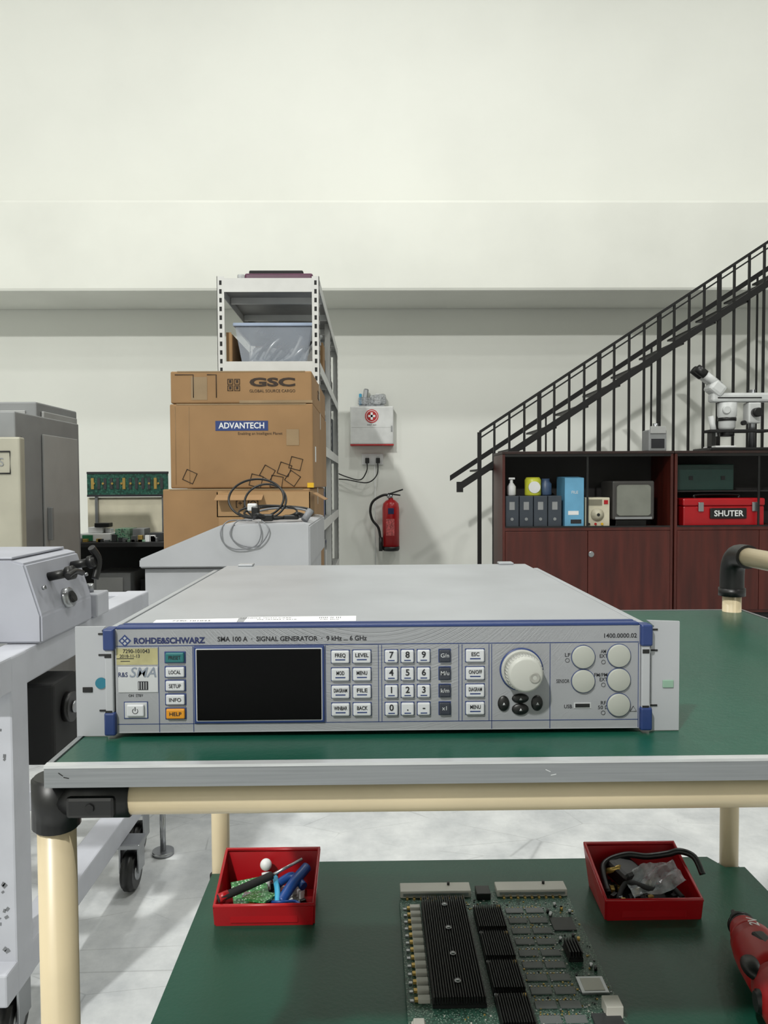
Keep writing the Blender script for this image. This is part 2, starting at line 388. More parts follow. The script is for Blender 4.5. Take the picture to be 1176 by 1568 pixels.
for (x, y, s, t) in ((-.150, .634, .006, '7290-101043'), (-.09, .645, .0045, 'HANDLE WITH CARE'), (-.08, .637, .0045, 'SN 101043 / 2018'), (-.036, .645, .006, '||||| || |||'), (-.036, .636, .004, 'CAL DUE')):
    b.text(t, (x, y, zt2+.0004), s, dark, .0, rot=RT)
b.done()

# ------------------------------------------------------------------ red parts bins
def bin_(name, x0, x1, y0, y1, z, hf, hb, rz):
    b = B(name, ((x0+x1)/2, (y0+y1)/2, z))
    t = .0025; i = .010
    bot = [(x0, y0), (x1, y0), (x1-.004, y1-i), (x0+.004, y1-i)]
    zz = z
    def wall(a, c, ha, hc, oa, oc):
        bm = bmesh.new()
        A = Vector((*a, zz)); C = Vector((*c, zz)); A2 = Vector((a[0]+oa[0], a[1]+oa[1], zz+ha)); C2 = Vector((c[0]+oc[0], c[1]+oc[1], zz+hc))
        nrm = (C-A).cross(A2-A).normalized()*t
        v = [bm.verts.new(p) for p in (A, C, C2, A2, A+nrm, C+nrm, C2+nrm, A2+nrm)]
        for f in ((0, 1, 2, 3), (7, 6, 5, 4), (0, 4, 5, 1), (1, 5, 6, 2), (2, 6, 7, 3), (3, 7, 4, 0)): bm.faces.new([v[k] for k in f])
        bmesh.ops.recalc_face_normals(bm, faces=bm.faces); b.add(bm, red)
        return A2, C2
    o = .006
    FL, FR = wall(bot[0], bot[1], hf, hf, (-.001, -.004), (.001, -.004))
    a1, a2 = wall(bot[1], bot[2], hf, hb, (.001, -.004), (o, i))
    a3, a4 = wall(bot[2], bot[3], hb, hb, (o, i), (-o, i))
    a5, a6 = wall(bot[3], bot[0], hb, hf, (-o, i), (-.001, -.004))
    b.prism([bot[0], bot[1], bot[2], bot[3]], 'z', z, z+t, red)
    b.tube([FL, FR, a2, a4], .0032, red, seg=8, smooth=False, closed=True)
    b.box((x0+.02, y0-.0045, z+.004), (x1-.02, y0-.001, z+hf-.006), red, .001)
    return b
zb = .4505
b = bin_('red_parts_bin', -.216, -.084, 1.03, 1.125, zb, .028, .058, 0)
pcbs = pcb_material('pcb_small', (60, 130, 70), (190, 200, 190), 260)
blu = mat('blue_plastic', (16, 62, 128), .4)
sky = mat('sky_plastic', (60, 160, 200), .4)
b.box((-.200, 1.04, zb+.018), (-.150, 1.10, zb+.021), pcbs, rot=RX(14) @ RZ(15))
b.box((-.178, 1.036, zb+.024), (-.140, 1.07, zb+.027), pcbs, rot=RX(-10) @ RZ(-25))
b.box((-.19, 1.05, zb+.004), (-.10, 1.11, zb+.01), mat('grey_parts', (150, 155, 155), .5, var=.3, scale=200), rot=RZ(5))
b.sphere((-.158, 1.105, zb+.045), .0085, white); b.cyl((-.158, 1.102, zb+.035), (-.155, 1.09, zb+.015), .006, white)
b.tube([(-.213, 1.030, zb+.036), (-.185, 1.045, zb+.041), (-.145, 1.072, zb+.046)], .0055, blackm, seg=12)
b.tube([(-.145, 1.072, zb+.046), (-.105, 1.10, zb+.055)], .0022, steel, smooth=False)
b.tube([(-.212, 1.0308, zb+.0362), (-.200, 1.0375, zb+.0385)], .0062, red, smooth=False)
b.tube([(-.13, 1.048, zb+.02), (-.115, 1.07, zb+.035), (-.098, 1.098, zb+.044)], .0075, blu, seg=12)
b.tube([(-.138, 1.078, zb+.030), (-.118, 1.088, zb+.036), (-.10, 1.07, zb+.03)], .006, blu, seg=12)
b.tube([(-.142, 1.085, zb+.036), (-.136, 1.06, zb+.03), (-.134, 1.042, zb+.022)], .004, sky, seg=10)
b.tube([(-.15, 1.05, zb+.02), (-.13, 1.04, zb+.025), (-.11, 1.05, zb+.02), (-.10, 1.04, zb+.018)], .002, blu)
for k in range(22):
    x = random.uniform(-.195, -.10); y = random.uniform(1.045, 1.1)
    b.box((x, y, zb+.011), (x+.008, y+.005, zb+.022), random.choice([steel, white, black, gold]), .0008, rot=RZ(random.uniform(0, 90)))
b.done()
b = bin_('red_parts_bin', .318, .447, 1.03, 1.13, zb, .028, .058, 0)
b.box((.33, 1.04, zb+.003), (.435, 1.10, zb+.012), blackm, .003)
b.box((.345, 1.075, zb+.02), (.385, 1.115, zb+.045), black, .006, rot=RZ(30) @ RX(15))
b.tube([(.33, 1.06, zb+.02), (.335, 1.10, zb+.04), (.37, 1.11, zb+.05), (.40, 1.105, zb+.05), (.43, 1.10, zb+.056), (.445, 1.095, zb+.062), (.462, 1.085, zb+.058), (.468, 1.07, zb+.04)], .0045, black, seg=12)
b.tube([(.34, 1.05, zb+.015), (.36, 1.07, zb+.03), (.39, 1.05, zb+.03), (.42, 1.07, zb+.025), (.43, 1.045, zb+.02)], .0035, blackm)
b.cyl((.335, 1.10, zb+.03), (.355, 1.085, zb+.044), .004, gold)
bag = mat('plastic_bag', (180, 184, 188), .12, var=.3, scale=60, alpha=.5)
bm = bmesh.new(); bmesh.ops.create_grid(bm, x_segments=16, y_segments=12, size=1)
for v in bm.verts:
    x, y = v.co.x, v.co.y
    v.co.z = .5*math.sin(3.1*x+1.7*y)+.35*math.sin(7*y-4*x)+.25*random.uniform(-1, 1)
bmesh.ops.scale(bm, vec=(.038, .022, .007), verts=bm.verts); bmesh.ops.rotate(bm, matrix=RY(-16) @ RX(22), verts=bm.verts)
bmesh.ops.translate(bm, vec=(.395, 1.062, zb+.040), verts=bm.verts); b.add(bm, bag, False)
for k in range(20):
    x = random.uniform(.33, .42); y = random.uniform(1.04, 1.09)
    b.box((x, y, zb+.012), (x+.012, y+.006, zb+.02), random.choice([steel, blackm, black, gold]), .0008, rot=RZ(random.uniform(0, 90)))
b.done()

# ------------------------------------------------------------------ large circuit board
b = B('circuit_board', (.157, .93, .46))
pcbm = pcb_material('pcb_large', (52, 88, 74), (136, 148, 138), 420)
zb2 = .4565
b.box((.037, .70, zb2), (.278, 1.115, zb2+.002), pcbm)
for x in (.045, .27):
    for y in (.71, .9, 1.10): b.cyl((x, y, .4505), (x, y, zb2), .003, steel, seg=10)
z0 = zb2+.002
conn = mat('connector_beige', (186, 184, 176), .45)
for (x0, x1) in ((.038, .139), (.176, .277)):
    b.box((x0, 1.098, z0), (x1, 1.122, z0+.010), conn, .001)
    b.box((x0+.004, 1.0965, z0+.003), (x1-.004, 1.0985, z0+.007), steel)
    for k in range(9): b.box((x0+.008+k*.01, 1.092, z0), (x0+.011+k*.01, 1.097, z0+.002), gold)
    b.cyl((x0+.07, 1.115, z0+.01), (x0+.07, 1.115, z0+.014), .002, black, seg=10)
b.box((.146, 1.09, z0), (.166, 1.112, z0+.010), black, .001)
fin = mat('heatsink_black', (9, 9, 10), .5, .2)
def heatsink(x0, x1, y0, y1, h, nf, along='y'):
    b.box((x0, y0, z0+.001), (x1, y1, z0+.006), fin)
    for k in range(nf):
        x = x0+(x1-x0)*(k+.25)/nf
        b.box((x, y0, z0+.005), (x+(x1-x0)/nf*.5, y1, z0+h), fin)
heatsink(.066, .127, .865, 1.078, .014, 20)
for y in (1.055, 1.0, .945, .893): b.lathe([(.004, 0), (.004, .0015), (.001, .002)], (.097, y, z0+.014), (0, 0, 1), steel, 16)
for (y0, y1) in ((1.006, 1.058), (.944, .996), (.884, .935), (.826, .874), (.76, .815)):
    heatsink(.137, .175, y0, y1, .012, 13, 'y')
    b.cyl((.139, y1+.004, z0), (.139, y1+.004, z0+.008), .002, steel, seg=8)
    b.cyl((.172, y1+.004, z0), (.172, y1+.004, z0+.008), .002, gold, seg=8)
for k in range(13):
    y = 1.068-k*.0158
    b.box((.050, y-.004, z0), (.064, y+.004, z0+.006), conn, .0008)
    b.box((.046, y-.0025, z0+.001), (.051, y+.0025, z0+.004), gold)
    b.box((.041, y-.002, z0), (.045, y+.002, z0+.002), steel)
b.box((.04, .74, z0), (.056, .835, z0+.009), conn, .001); b.box((.042, .80, z0+.009), (.054, .83, z0+.016), conn, .001)
chip = mat('chip_grey', (104, 108, 108), .5); chipd = mat('chip_dark', (48, 50, 52), .45)
for k in range(12):
    y = 1.062-k*.024
    b.box((.182, y-.007, z0), (.206, y+.005, z0+.0015), chip, .0003); b.box((.210, y-.007, z0), (.234, y+.005, z0+.0015), chip, .0003)
    for j in range(12): b.box((.184+j*.004, y+.0065, z0), (.1855+j*.004, y+.008, z0+.001), steel if j % 2 else gold)
b.box((.238, 1.012, z0), (.268, 1.042, z0+.002), chipd, .0004)
heatsink(.24, .258, .945, .975, .014, 5)
b.box((.240, .885, z0), (.272, .915, z0+.003), steel, .0005); b.box((.244, .889, z0+.003), (.268, .911, z0+.0036), conn, .0002)
b.box((.24, .80, z0), (.272, .85, z0+.004), chipd, .0005)
b.box((.256, .845, z0), (.275, .865, z0+.014), conn, .001)
for k in range(620):
    x = random.uniform(.18, .274); y = random.uniform(.74, 1.09)
    if k % 3 == 0: x = random.uniform(.07, .175); y = random.choice([random.uniform(.72, .86), random.uniform(1.062, 1.09)])
    w = random.uniform(.001, .0024)
    b.box((x, y, z0), (x+w, y+w*.6, z0+.0012), random.choice([steel, gold, chipd, conn]))
for k in range(12):
    x = random.uniform(.238, .27); y = random.choice([random.uniform(.92, .94), random.uniform(.98, 1.008), random.uniform(1.046, 1.09)]); b.cyl((x, y, z0), (x, y, z0+.005), .002, random.choice([steel, black, gold]), seg=12)
o = b.done(); o.location.y -= .022; o.location.x -= .001

# ------------------------------------------------------------------ rotary tool
b = B('cordless_rotary_tool', (.474, 1.015, .478))
tip = Vector((.474, 1.015, .478)); end = Vector((.436, .76, .488)); d = (end-tip).normalized()
drd = mat('tool_red', (160, 20, 22), .4, var=.05)
b.lathe([(.0025, -.008), (.0035, 0), (.006, .004), (.0085, .008), (.009, .018), (.011, .021)], tip, d, black)
b.lathe([(.0115, .019), (.0145, .028), (.019, .045), (.0225, .06)], tip, d, drd)
b.lathe([(.0228, .058), (.0255, .075), (.027, .095), (.027, .12), (.0265, .14)], tip, d, drd)
b.lathe([(.0272, .138), (.029, .15), (.0295, .19), (.028, .235), (.02, .25)], tip, d, drd)
for h in (.022, .027, .032): b.lathe([(.014, h), (.0155, h+.001), (.0145, h+.003)], tip, d, black, 24)
side = d.cross(Vector((0, 0, 1))).normalized(); upv = side.cross(d).normalized()
for s in (-1, 1):
    b.sphere(tip+d*.13+side*.021*s+upv*.012, .012, black, (1, 1.6, .7))
b.box(tip+d*.10+upv*.0235+Vector((-.007, -.016, -.003)), tip+d*.10+upv*.0235+Vector((.007, .016, .0035)), black, .003, rot=RZ(8))
b.text('12V', tip+d*.065+upv*.0245, .014, white, .02, rot=RZ(80))
b.cyl(tip+d*.165-side*.032, tip+d*.165+side*.032, .011, black, bev=.002)
b.box(tip+d*.2+Vector((-.018, -.02, .026)), tip+d*.2+Vector((.018, .02, .031)), black, .004)
o = b.done(); o.scale = (1.12, 1.12, 1.12); o.location = (.471, .978, .4845)

# ------------------------------------------------------------------ equipment stand on the left
b = B('equipment_stand', (-.8, 1.7, 0))
sw = mat('stand_white', (182, 184, 192), .5, var=.05, scale=9)
chipm = mat('chipped_paint', (120, 122, 126), .6, var=.2)
sx1 = -.62; w = .065; ys = 1.37
for (x, y) in ((sx1-w, ys), (sx1-w, 2.15), (-1.25, ys), (-1.25, 2.15)):
    b.box((x, y, .13), (x+w, y+w, .744), sw, .004)
for z0_, z1_ in ((.68, .745), (.13, .19)):
    for x in (sx1-w, -1.25): b.box((x+.001, ys-.04, z0_), (x+w-.001, 2.22, z1_), sw, .004)
    for y in (ys, 2.15): b.box((-1.24, y+.001, z0_+.002), (sx1-.01, y+w-.001, z1_-.002), sw, .003)
b.box((-1.25, 2.152, .44), (sx1-.002, 2.148+w, .49), sw, .003); b.box((-1.22, 1.39, .44), (sx1-.02, 1.43, .48), sw, .003)
for k in range(26):
    x = random.uniform(sx1-w+.004, sx1-.012); z = random.choice([random.uniform(.2, .35), random.uniform(.55, .66)]); q = random.uniform(.002, .007)
    b.box((x, ys-.0006, z), (x+q, ys+.001, z+q*1.3), chipm, rot=RY(random.uniform(0, 60)))
def caster(x, y, r):
    b.cyl((x-.016, y, r+.001), (x+.016, y, r+.001), r, black, bev=.006); b.cyl((x-.019, y, r), (x+.019, y, r), r*.45, steel)
    b.box((x-.026, y-.02, r), (x-.021, y+.03, .122), steel, .001); b.box((x+.021, y-.02, r), (x+.026, y+.03, .122), steel, .001)
    b.box((x-.03, y-.03, .118), (x+.03, y+.04, .131), steel, .002)
caster(-.605, 1.97, .052); caster(-.65, 2.17, .045); caster(-1.2, 2.1, .05); caster(-.66, 1.42, .05); caster(-1.2, 1.42, .05)
b.cyl((-.575, 2.16, 0.001), (-.575, 2.16, .012), .03, steel); b.cyl((-.575, 2.16, .01), (-.575, 2.16, .13), .008, steel)
b.box((-.72, 1.5, .50), (-.60, 1.62, .66), blackm, .006); b.cyl((-.6, 1.56, .6), (-.585, 1.56, .6), .03, black); b.cyl((-.585, 1.56, .6), (-.58, 1.56, .6), .012, steel)
b.box((-.70, 1.62, .53), (-.64, 2.15, .60), blackm, .004)
o = b.done(); o.location.x -= .025
b = B('machine_head', (-.8, 1.6, .75))
hm = mat('head_grey', (166, 168, 178), .45, var=.04)
b.prism([(-1.05, .7465), (-.605, .7465), (-.605, .80), (-.635, .900), (-.66, .907), (-1.05, .907)], 'y', 1.475, 1.74, hm, .004)
b.box((-1.0, 1.48, .908), (-.66, 1.73, .913), hm, .002)
for (y, z) in ((1.56, .865), (1.68, .875)):
    b.cyl((-.625, y, z), (-.585, y, z+.008), .009, black); b.cyl((-.59, y, z+.006), (-.572, y, z+.01), .014, black, bev=.002)
b.tube([(-.575, 1.53, .87), (-.572, 1.56, .876), (-.572, 1.60, .868)], .006, black)
b.tube([(-.575, 1.68, .845), (-.570, 1.69, .885), (-.578, 1.67, .915)], .008, black)
b.cyl((-.62, 1.605, .812), (-.596, 1.605, .818), .021, steel, bev=.002); b.cyl((-.60, 1.605, .816), (-.592, 1.605, .82), .012, blackm)
b.box((-.66, 1.765, .747), (-.60, 1.84, .80), sw, .004); b.cyl((-.63, 1.80, .80), (-.63, 1.80, .82), .008, steel)
for y in (1.5, 1.72): b.cyl((-.612, y, .85), (-.606, y, .852), .004, steel)
o = b.done(); o.location.x -= .03

# ------------------------------------------------------------------ tall cabinets at far left
gm = mat('cabinet_grey', (134, 136, 137), .5, var=.04); gl = mat('cabinet_light', (160, 161, 160), .5, var=.03); bg = mat('beige_panel', (166, 163, 148), .5, var=.04)
b = B('test_chamber', (-2.0, 3.6, 0))
b.box((-2.5, 3.25, 0), (-1.49, 3.95, 1.36), gm, .006)
b.box((-2.45, 3.2, .45), (-1.45, 3.25, 1.25), bg, .008)
b.tube([(-1.66, 3.196, 1.1), (-1.49, 3.196, 1.1), (-1.49, 3.196, 1.19), (-1.66, 3.196, 1.19)], .003, dark, smooth=False, closed=True)
b.text('LABS', (-1.57, 3.197, 1.145), .05, gm)
for k in range(16): b.cyl((-1.4905, 3.3, .5+k*.05), (-1.487, 3.3, .5+k*.05), .007, dark, seg=10)
b.box((-1.489, 3.5, .3), (-1.478, 3.9, 1.28), gl, .004)
b.box((-1.478, 3.52, .8), (-1.455, 3.54, .95), gm, .004)
b.done()
b = B('equipment_rack', (-2.0, 4.4, 0))
b.box((-2.5, 4.05, 0), (-1.745, 4.6, 1.485), gm, .008)
b.box((-1.745, 4.10, .2), (-1.728, 4.56, 1.44), gl, .005)
b.box((-1.728, 4.13, 1.36), (-1.722, 4.5, 1.38), dark); b.box((-2.46, 4.04, .1), (-1.80, 4.05, 1.44), gl, .003)
b.cyl((-1.728, 4.16, 1.25), (-1.71, 4.16, 1.25), .012, steel); b.box((-1.727, 4.15, 1.10), (-1.715, 4.17, 1.18), steel, .003)
for k in range(20): b.cyl((-1.7455, 4.07, .4+k*.05), (-1.742, 4.07, .4+k*.05), .006, dark, seg=10)
b.done()

# ------------------------------------------------------------------ far-left bench with boards
b = B('workbench', (-1.7, 5.5, 0))
b.box((-2.6, 5.15, .635), (-1.05, 5.85, .665), blackm, .003)
b.box((-2.58, 5.8, 0), (-1.07, 5.84, .635), blackm)
for x in (-2.55, -1.12):
    for y in (5.18, 5.76): b.box((x, y, 0), (x+.04, y+.04, .635), black)
b.box((-2.5, 5.3, .12), (-1.12, 5.8, .15), blackm); b.box((-1.9, 5.25, .15), (-1.65, 5.6, .45), gm, .005); b.box((-1.6, 5.3, .15), (-1.3, 5.6, .40), black, .005)
b.box((-1.88, 5.242, .30), (-1.7, 5.25, .42), gl, .002)
b.done()
pg = pcb_material('pcb_teal', (24, 80, 66), (56, 100, 84), 60)
b = B('circuit_board', (-1.77, 5.6, 1.0))
b.box((-2.06, 5.60, .667), (-1.47, 5.62, .96), mat('cream_panel', (206, 200, 178), .6), .002)
b.box((-2.05, 5.57, .975), (-1.47, 5.58, 1.14), pg)
b.box((-2.05, 5.565, .965), (-1.47, 5.59, .98), dark); b.box((-2.05, 5.565, 1.13), (-1.47, 5.59, 1.145), dark)
for x in (-2.0, -1.52): b.box((x, 5.58, .667), (x+.02, 5.60, 1.13), steel)
for k in range(12): b.box((-2.02+k*.045, 5.565, 1.02), (-2.0+k*.045, 5.57, 1.10), gold if k % 5 == 0 else chipd)
for k in range(8): b.cyl((-2.0+k*.066, 5.56, 1.06), (-2.0+k*.066, 5.57, 1.06), .008, gold, seg=10)
b.done()
b = B('electronics_parts', (-1.75, 5.35, .67))
pg2 = pcb_material('pcb_mix', (130, 165, 140), (30, 110, 80), 50)
b.box((-2.0, 5.25, .666), (-1.78, 5.45, .72), white, .004); b.box((-1.97, 5.245, .672), (-1.9, 5.25, .71), mat('pcbgreen', (30, 110, 70), .5))
b.box((-1.76, 5.28, .666), (-1.66, 5.45, .75), pg2, .003); b.box((-1.64, 5.28, .666), (-1.56, 5.42, .75), gm, .003); b.box((-1.54, 5.3, .666), (-1.44, 5.4, .72), chipd, .002)
b.box((-1.95, 5.3, .721), (-1.85, 5.4, .76), white, .003); b.box((-1.84, 5.32, .721), (-1.80, 5.38, .75), white, .003)
b.box((-1.90, 5.28, .761), (-1.80, 5.36, .79), black, .004)
for k in range(20):
    x = random.uniform(-2.0, -1.45); b.box((x, 5.2, .666), (x+.03, 5.23, .666+random.uniform(.01, .05)), random.choice([white, steel, gold, chipd, pg2]), .001)
b.done()

# ------------------------------------------------------------------ slotted-angle storage rack
b = B('storage_rack', (-.6, 5.7, 0))
rw = mat('rack_white', (200, 201, 199), .5, var=.03)
rx0, rx1, ry0, ry1, rt = -.89, -.30, 4.5, 6.9, 2.25
for (x, sx) in ((rx0, 1), (rx1, -1)):
    for y, sy in ((ry0, 1), (5.7, 1), (ry1, -1)):
        b.box((x, y, 0), (x+sx*.042, y+sy*.003, rt), rw); b.box((x, y, 0), (x+sx*.003, y+sy*.042, rt), rw)
        if y == ry0 or x == rx1:
            for k in range(44):
                z = .05+k*.05
                if y == ry0: b.box((x+sx*.014, y-.0006, z), (x+sx*.028, y+.0005, z+.026), blackm)
                b.box((x-sx*.0006, y+sy*.016, z), (x+sx*.0005, y+sy*.028, z+.026), blackm)
for zt_ in (2.235, 1.757, 1.29, .82, .38):
    b.box((rx0+.003, ry0+.003, zt_-.012), (rx1-.003, ry1-.003, zt_), mat('rack_shelf', (140, 141, 140), .5))
    b.box((rx0+.042, ry0-.001, zt_-.075), (rx1-.042, ry0+.002, zt_+.004), rw)
    b.box((rx1-.003, ry0+.04, zt_-.06), (rx1+.001, ry1-.04, zt_+.003), rw); b.box((rx0-.001, ry0+.04, zt_-.06), (rx0+.003, ry1-.04, zt_+.003), rw)
    b.box((rx0+.042, ry1-.002, zt_-.06), (rx1-.042, ry1, zt_), rw)
    for y in (4.9, 5.4, 5.9, 6.4): b.box((rx0+.01, y, zt_-.05), (rx1-.01, y+.02, zt_-.012), rw)
rack = b.done()
b = B('wrapped_package', (-.58, 4.9, 2.27))
pur = mat('purple_wrap', (80, 36, 62), .4, var=.1)
b.box((-.74, 4.56, 2.241), (-.34, 5.3, 2.285), pur, .012); b.box((-.72, 4.6, 2.286), (-.40, 5.1, 2.312), blackm, .008); b.box((-.79, 4.6, 2.241), (-.745, 5.1, 2.29), bag, .008)
b.done()
b = B('clear_storage_bin', (-.58, 4.9, 1.85))
b.prism([(-.76, 1.762), (-.38, 1.762), (-.345, 1.975), (-.80, 1.975)], 'y', 4.56, 5.2, glassy, .006)
b.box((-.81, 4.55, 1.975), (-.337, 5.21, 1.995), mat('bin_rim', (150, 165, 190), .3), .005)
for k in range(9):
    x = -.72+k*.04
    b.tube([(x, 4.62, 1.79), (x+.05, 4.60, 1.84+.03*math.sin(k)), (x+.1, 4.64, 1.9-.03*math.cos(k*2)), (x, 4.8, 1.85)], .010, random.choice([gm, steel, blackm, gm]))
b.box((-.72, 4.7, 1.768), (-.42, 5.1, 1.88), gm, .02)
b.done()
b = B('cardboard_sheet', (-.83, 4.7, 1.85)); b.box((-.85, 4.56, 1.762), (-.815, 5.2, 1.93), cardb, .001); b.box((-.8502, 4.559, 1.762), (-.82, 4.56, 1.94), cardl); b.done()
b = B('stored_goods', (-.5, 5.8, 1.3))
cols = [mat('g1', (70, 74, 80), .6), mat('g2', (60, 110, 120), .5), gm, white, cardb, mat('g3', (40, 60, 110), .5), blackm, gl]
for zt_, hmax in ((2.235, .16), (1.757, .34), (1.29, .34), (.82, .34), (.38, .3)):
    y = 5.35 if zt_ > 1.7 else 4.6
    while y < 6.75:
        dy = random.uniform(.08, .3); h = random.uniform(.45, 1)*hmax
        if y+dy > 6.83: break
        b.box((-.8, y, zt_+.002), (-.325-random.uniform(0, .05), y+dy-.01, zt_+h), random.choice(cols), .006); y += dy
g = b.done(); g.parent = rack; g.location = g.location-rack.location

# ------------------------------------------------------------------ cardboard boxes
def carton(name, x0, x1, y0, y1, z0, z1, m=cardb):
    b = B(name, ((x0+x1)/2, (y0+y1)/2, z0))
    b.box((x0, y0, z0), (x1, y1, z1), m, .006)
    xm = (y0+y1)/2
    b.box((x0+.006, xm-.001, z1-.0005), (x1-.006, xm+.001, z1+.0006), dark)
    b.box((x0-.0006, xm-.03, z1-.08), (x1+.0006, xm+.03, z1+.0012), tape, .0003)
    b.box((x0+.03, y0-.001, z1-.004), (x1-.03, y0+.01, z1+.001), tape)
    return b
prt = mat('carton_print', (50, 38, 30), .8)
f = 3.4
b = carton('cardboard_box', -.88, -.262, f, 4.35, 1.405, 1.545)
b.box((-.58, f-.0015, 1.406), (-.26, f-.0004, 1.418), tape); b.box((-.79, f-.001, 1.42), (-.72, f-.0004, 1.52), tape)
b.text('GSC', (-.435, f-.002, 1.495), .05, prt, .04, fit=.20)
b.text('GLOBAL SOURCE CARGO', (-.435, f-.002, 1.458), .018, prt, fit=.2)
for (x, z) in ((-.63, 1.46), (-.600, 1.46), (-.63, 1.488), (-.600, 1.488)):
    b.tube([(x, f-.001, z), (x+.022, f-.001, z), (x+.022, f-.001, z+.022), (x, f-.001, z+.022)], .002, prt, seg=5, smooth=False, closed=True)
    b.box((x+.006, f-.0015, z+.006), (x+.016, f-.0004, z+.018), prt)
b.tube([(-.78, f-.001, 1.43), (-.78, f-.001, 1.53), (-.86, f-.001, 1.53)], .002, prt, smooth=False)
b.tube([(-.68, f-.001, 1.43), (-.68, f-.001, 1.53), (-.72, f-.001, 1.53)], .002, prt, smooth=False)
b.text('GSC', (-.2608, 3.8, 1.48), .06, prt, .02, rot=Matrix.Rotation(math.pi/2, 3, 'Z') @ Matrix.Rotation(math.pi/2, 3, 'X'))
b.done()
b = carton('cardboard_box', -.884, -.258, f-.005, 4.36, 1.033, 1.402)
f2 = f-.005
b.box((-.685, f2-.0015, 1.285), (-.455, f2-.0004, 1.328), mat('blue_label', (24, 52, 112), .5))
b.text('ADVANTECH', (-.57, f2-.0022, 1.306), .036, white, .02, fit=.2)
b.text('Enabling an Intelligent Planet', (-.49, f2-.0012, 1.272), .017, prt)
def diam(x, z, r, a):
    p = [(x+r*math.cos(math.radians(a+k*90)), f2-.0012, z+r*math.sin(math.radians(a+k*90))) for k in range(4)]
    b.tube(p, .0022, prt, seg=6, smooth=False, closed=True)
diam(-.80, 1.085, .034, 20)
for (x, z, a) in ((-.51, 1.065, 30), (-.46, 1.10, 15), (-.42, 1.06, 35), (-.385, 1.115, 25), (-.35, 1.075, 10), (-.335, 1.14, 30)): diam(x, z, .036, a)
yel = mat('yellow_tape', (214, 170, 30), .5)
b.box((-.285, f2-.002, 1.034), (-.2575, f2+.03, 1.055), yel); b.box((-.375, f2-.0015, 1.22), (-.32, f2-.0004, 1.29), tape)
b.box((-.2585, 3.5, 1.15), (-.2570, 3.56, 1.22), white)
for x in (-.86, -.8): b.tube([(x, f2-.001, 1.05), (x, f2-.001, 1.39)], .0006, tape, smooth=False)
b.done()
b = carton('cardboard_box', -.905, -.27, 3.34, 4.30, .555, 1.030); b.box((-.905+.24, 3.339, .57), (-.42, 3.3395, 1.02), cardl); b.done()
b = carton('cardboard_box', -.91, -.27, 3.33, 4.30, .002, .552); b.done()

# ------------------------------------------------------------------ sloped console with cables
b = B('sloped_console', (-.48, 2.85, 0))
cw = mat('console_white', (170, 172, 176), .5, var=.03)
b.prism([(-.745, 0), (-.215, 0), (-.215, .778), (-.745, .778)], 'y', 2.52, 3.22, cw, .003)
b.prism([(-.757, .780), (-.203, .780), (-.203, .915), (-.225, .922), (-.49, .918), (-.515, .908), (-.757, .808)], 'y', 2.5, 3.25, cw, .004)
b.box((-.75, 2.505, .776), (-.21, 2.53, .781), blackm)
b.done()
b = B('open_cardboard_box', (-.43, 3.05, .925))
for a, c in (((-.60, 2.98, .9235), (-.24, 2.984, 1.02)), ((-.60, 3.20, .9235), (-.24, 3.204, 1.02)), ((-.60, 2.98, .9235), (-.596, 3.204, 1.02)), ((-.244, 2.98, .9235), (-.24, 3.204, 1.02))): b.box(a, c, cardl)
b.box((-.60, 2.98, .9235), (-.24, 3.204, .927), cardl)
b.box((-.60, 2.925, .9985), (-.42, 2.982, 1.0005), cardb, rot=RX(20)); b.box((-.235, 3.0, 1.0), (-.18, 3.2, 1.002), cardb, rot=RY(30))
b.text('[+]', (-.51, 2.9785, .975), .03, prt); b.text('[O]', (-.46, 2.9785, .975), .03, prt)
b.done()
b = B('cable_coil', (-.4, 2.7, .93))
cb = black; cg = mat('grey_cable', (120, 122, 126), .5)
def loop(cx, cy, cz, rx, rz, tilt, m, r=.004, lean=0.0):
    pts = []
    for k in range(16):
        a = math.tau*k/16; x = rx*math.cos(a); z = rz*math.sin(a)
        pts.append((cx+x*math.cos(tilt), cy+x*math.sin(tilt)+lean*z, cz+z))
    b.tube(pts, r, m, closed=True, sub=4)
loop(-.405, 2.70, 1.0, .095, .068, .2, cb, .004, .5); loop(-.38, 2.74, .99, .08, .06, -.3, cb, .004, .8)
loop(-.33, 2.72, .95, .12, .02, .1, cb, .004, 2.5); loop(-.31, 2.66, .95, .09, .016, 0, cg, .004, 3); loop(-.36, 2.66, .955, .1, .02, 0, cb, .0035, 2.8)
b.tube([(-.40, 2.6, .935), (-.38, 2.55, .95), (-.34, 2.58, .935), (-.28, 2.62, .94), (-.25, 2.6, .95), (-.23, 2.7, .935)], .006, cb)
b.box((-.405, 2.58, .935), (-.38, 2.61, .975), cb, .004); b.box((-.42, 2.59, .96), (-.39, 2.62, .985), white, .004); b.box((-.30, 2.6, .93), (-.25, 2.64, .945), cb, .003)
b.box((-.37, 2.56, .927), (-.33, 2.59, .95), cb, .004); b.cyl((-.23, 2.6, .927), (-.21, 2.62, .96), .012, cg)
b.tube([(-.42, 2.56, .93), (-.47, 2.52, .93), (-.49, 2.490, .90), (-.48, 2.490, .86), (-.44, 2.490, .84), (-.38, 2.490, .85), (-.36, 2.490, .89), (-.37, 2.50, .93)], .0022, cg)
b.tube([(-.40, 2.56, .93), (-.44, 2.51, .93), (-.46, 2.490, .89), (-.43, 2.490, .855), (-.37, 2.490, .85), (-.335, 2.490, .9), (-.36, 2.52, .93)], .0022, cg)
b.done()

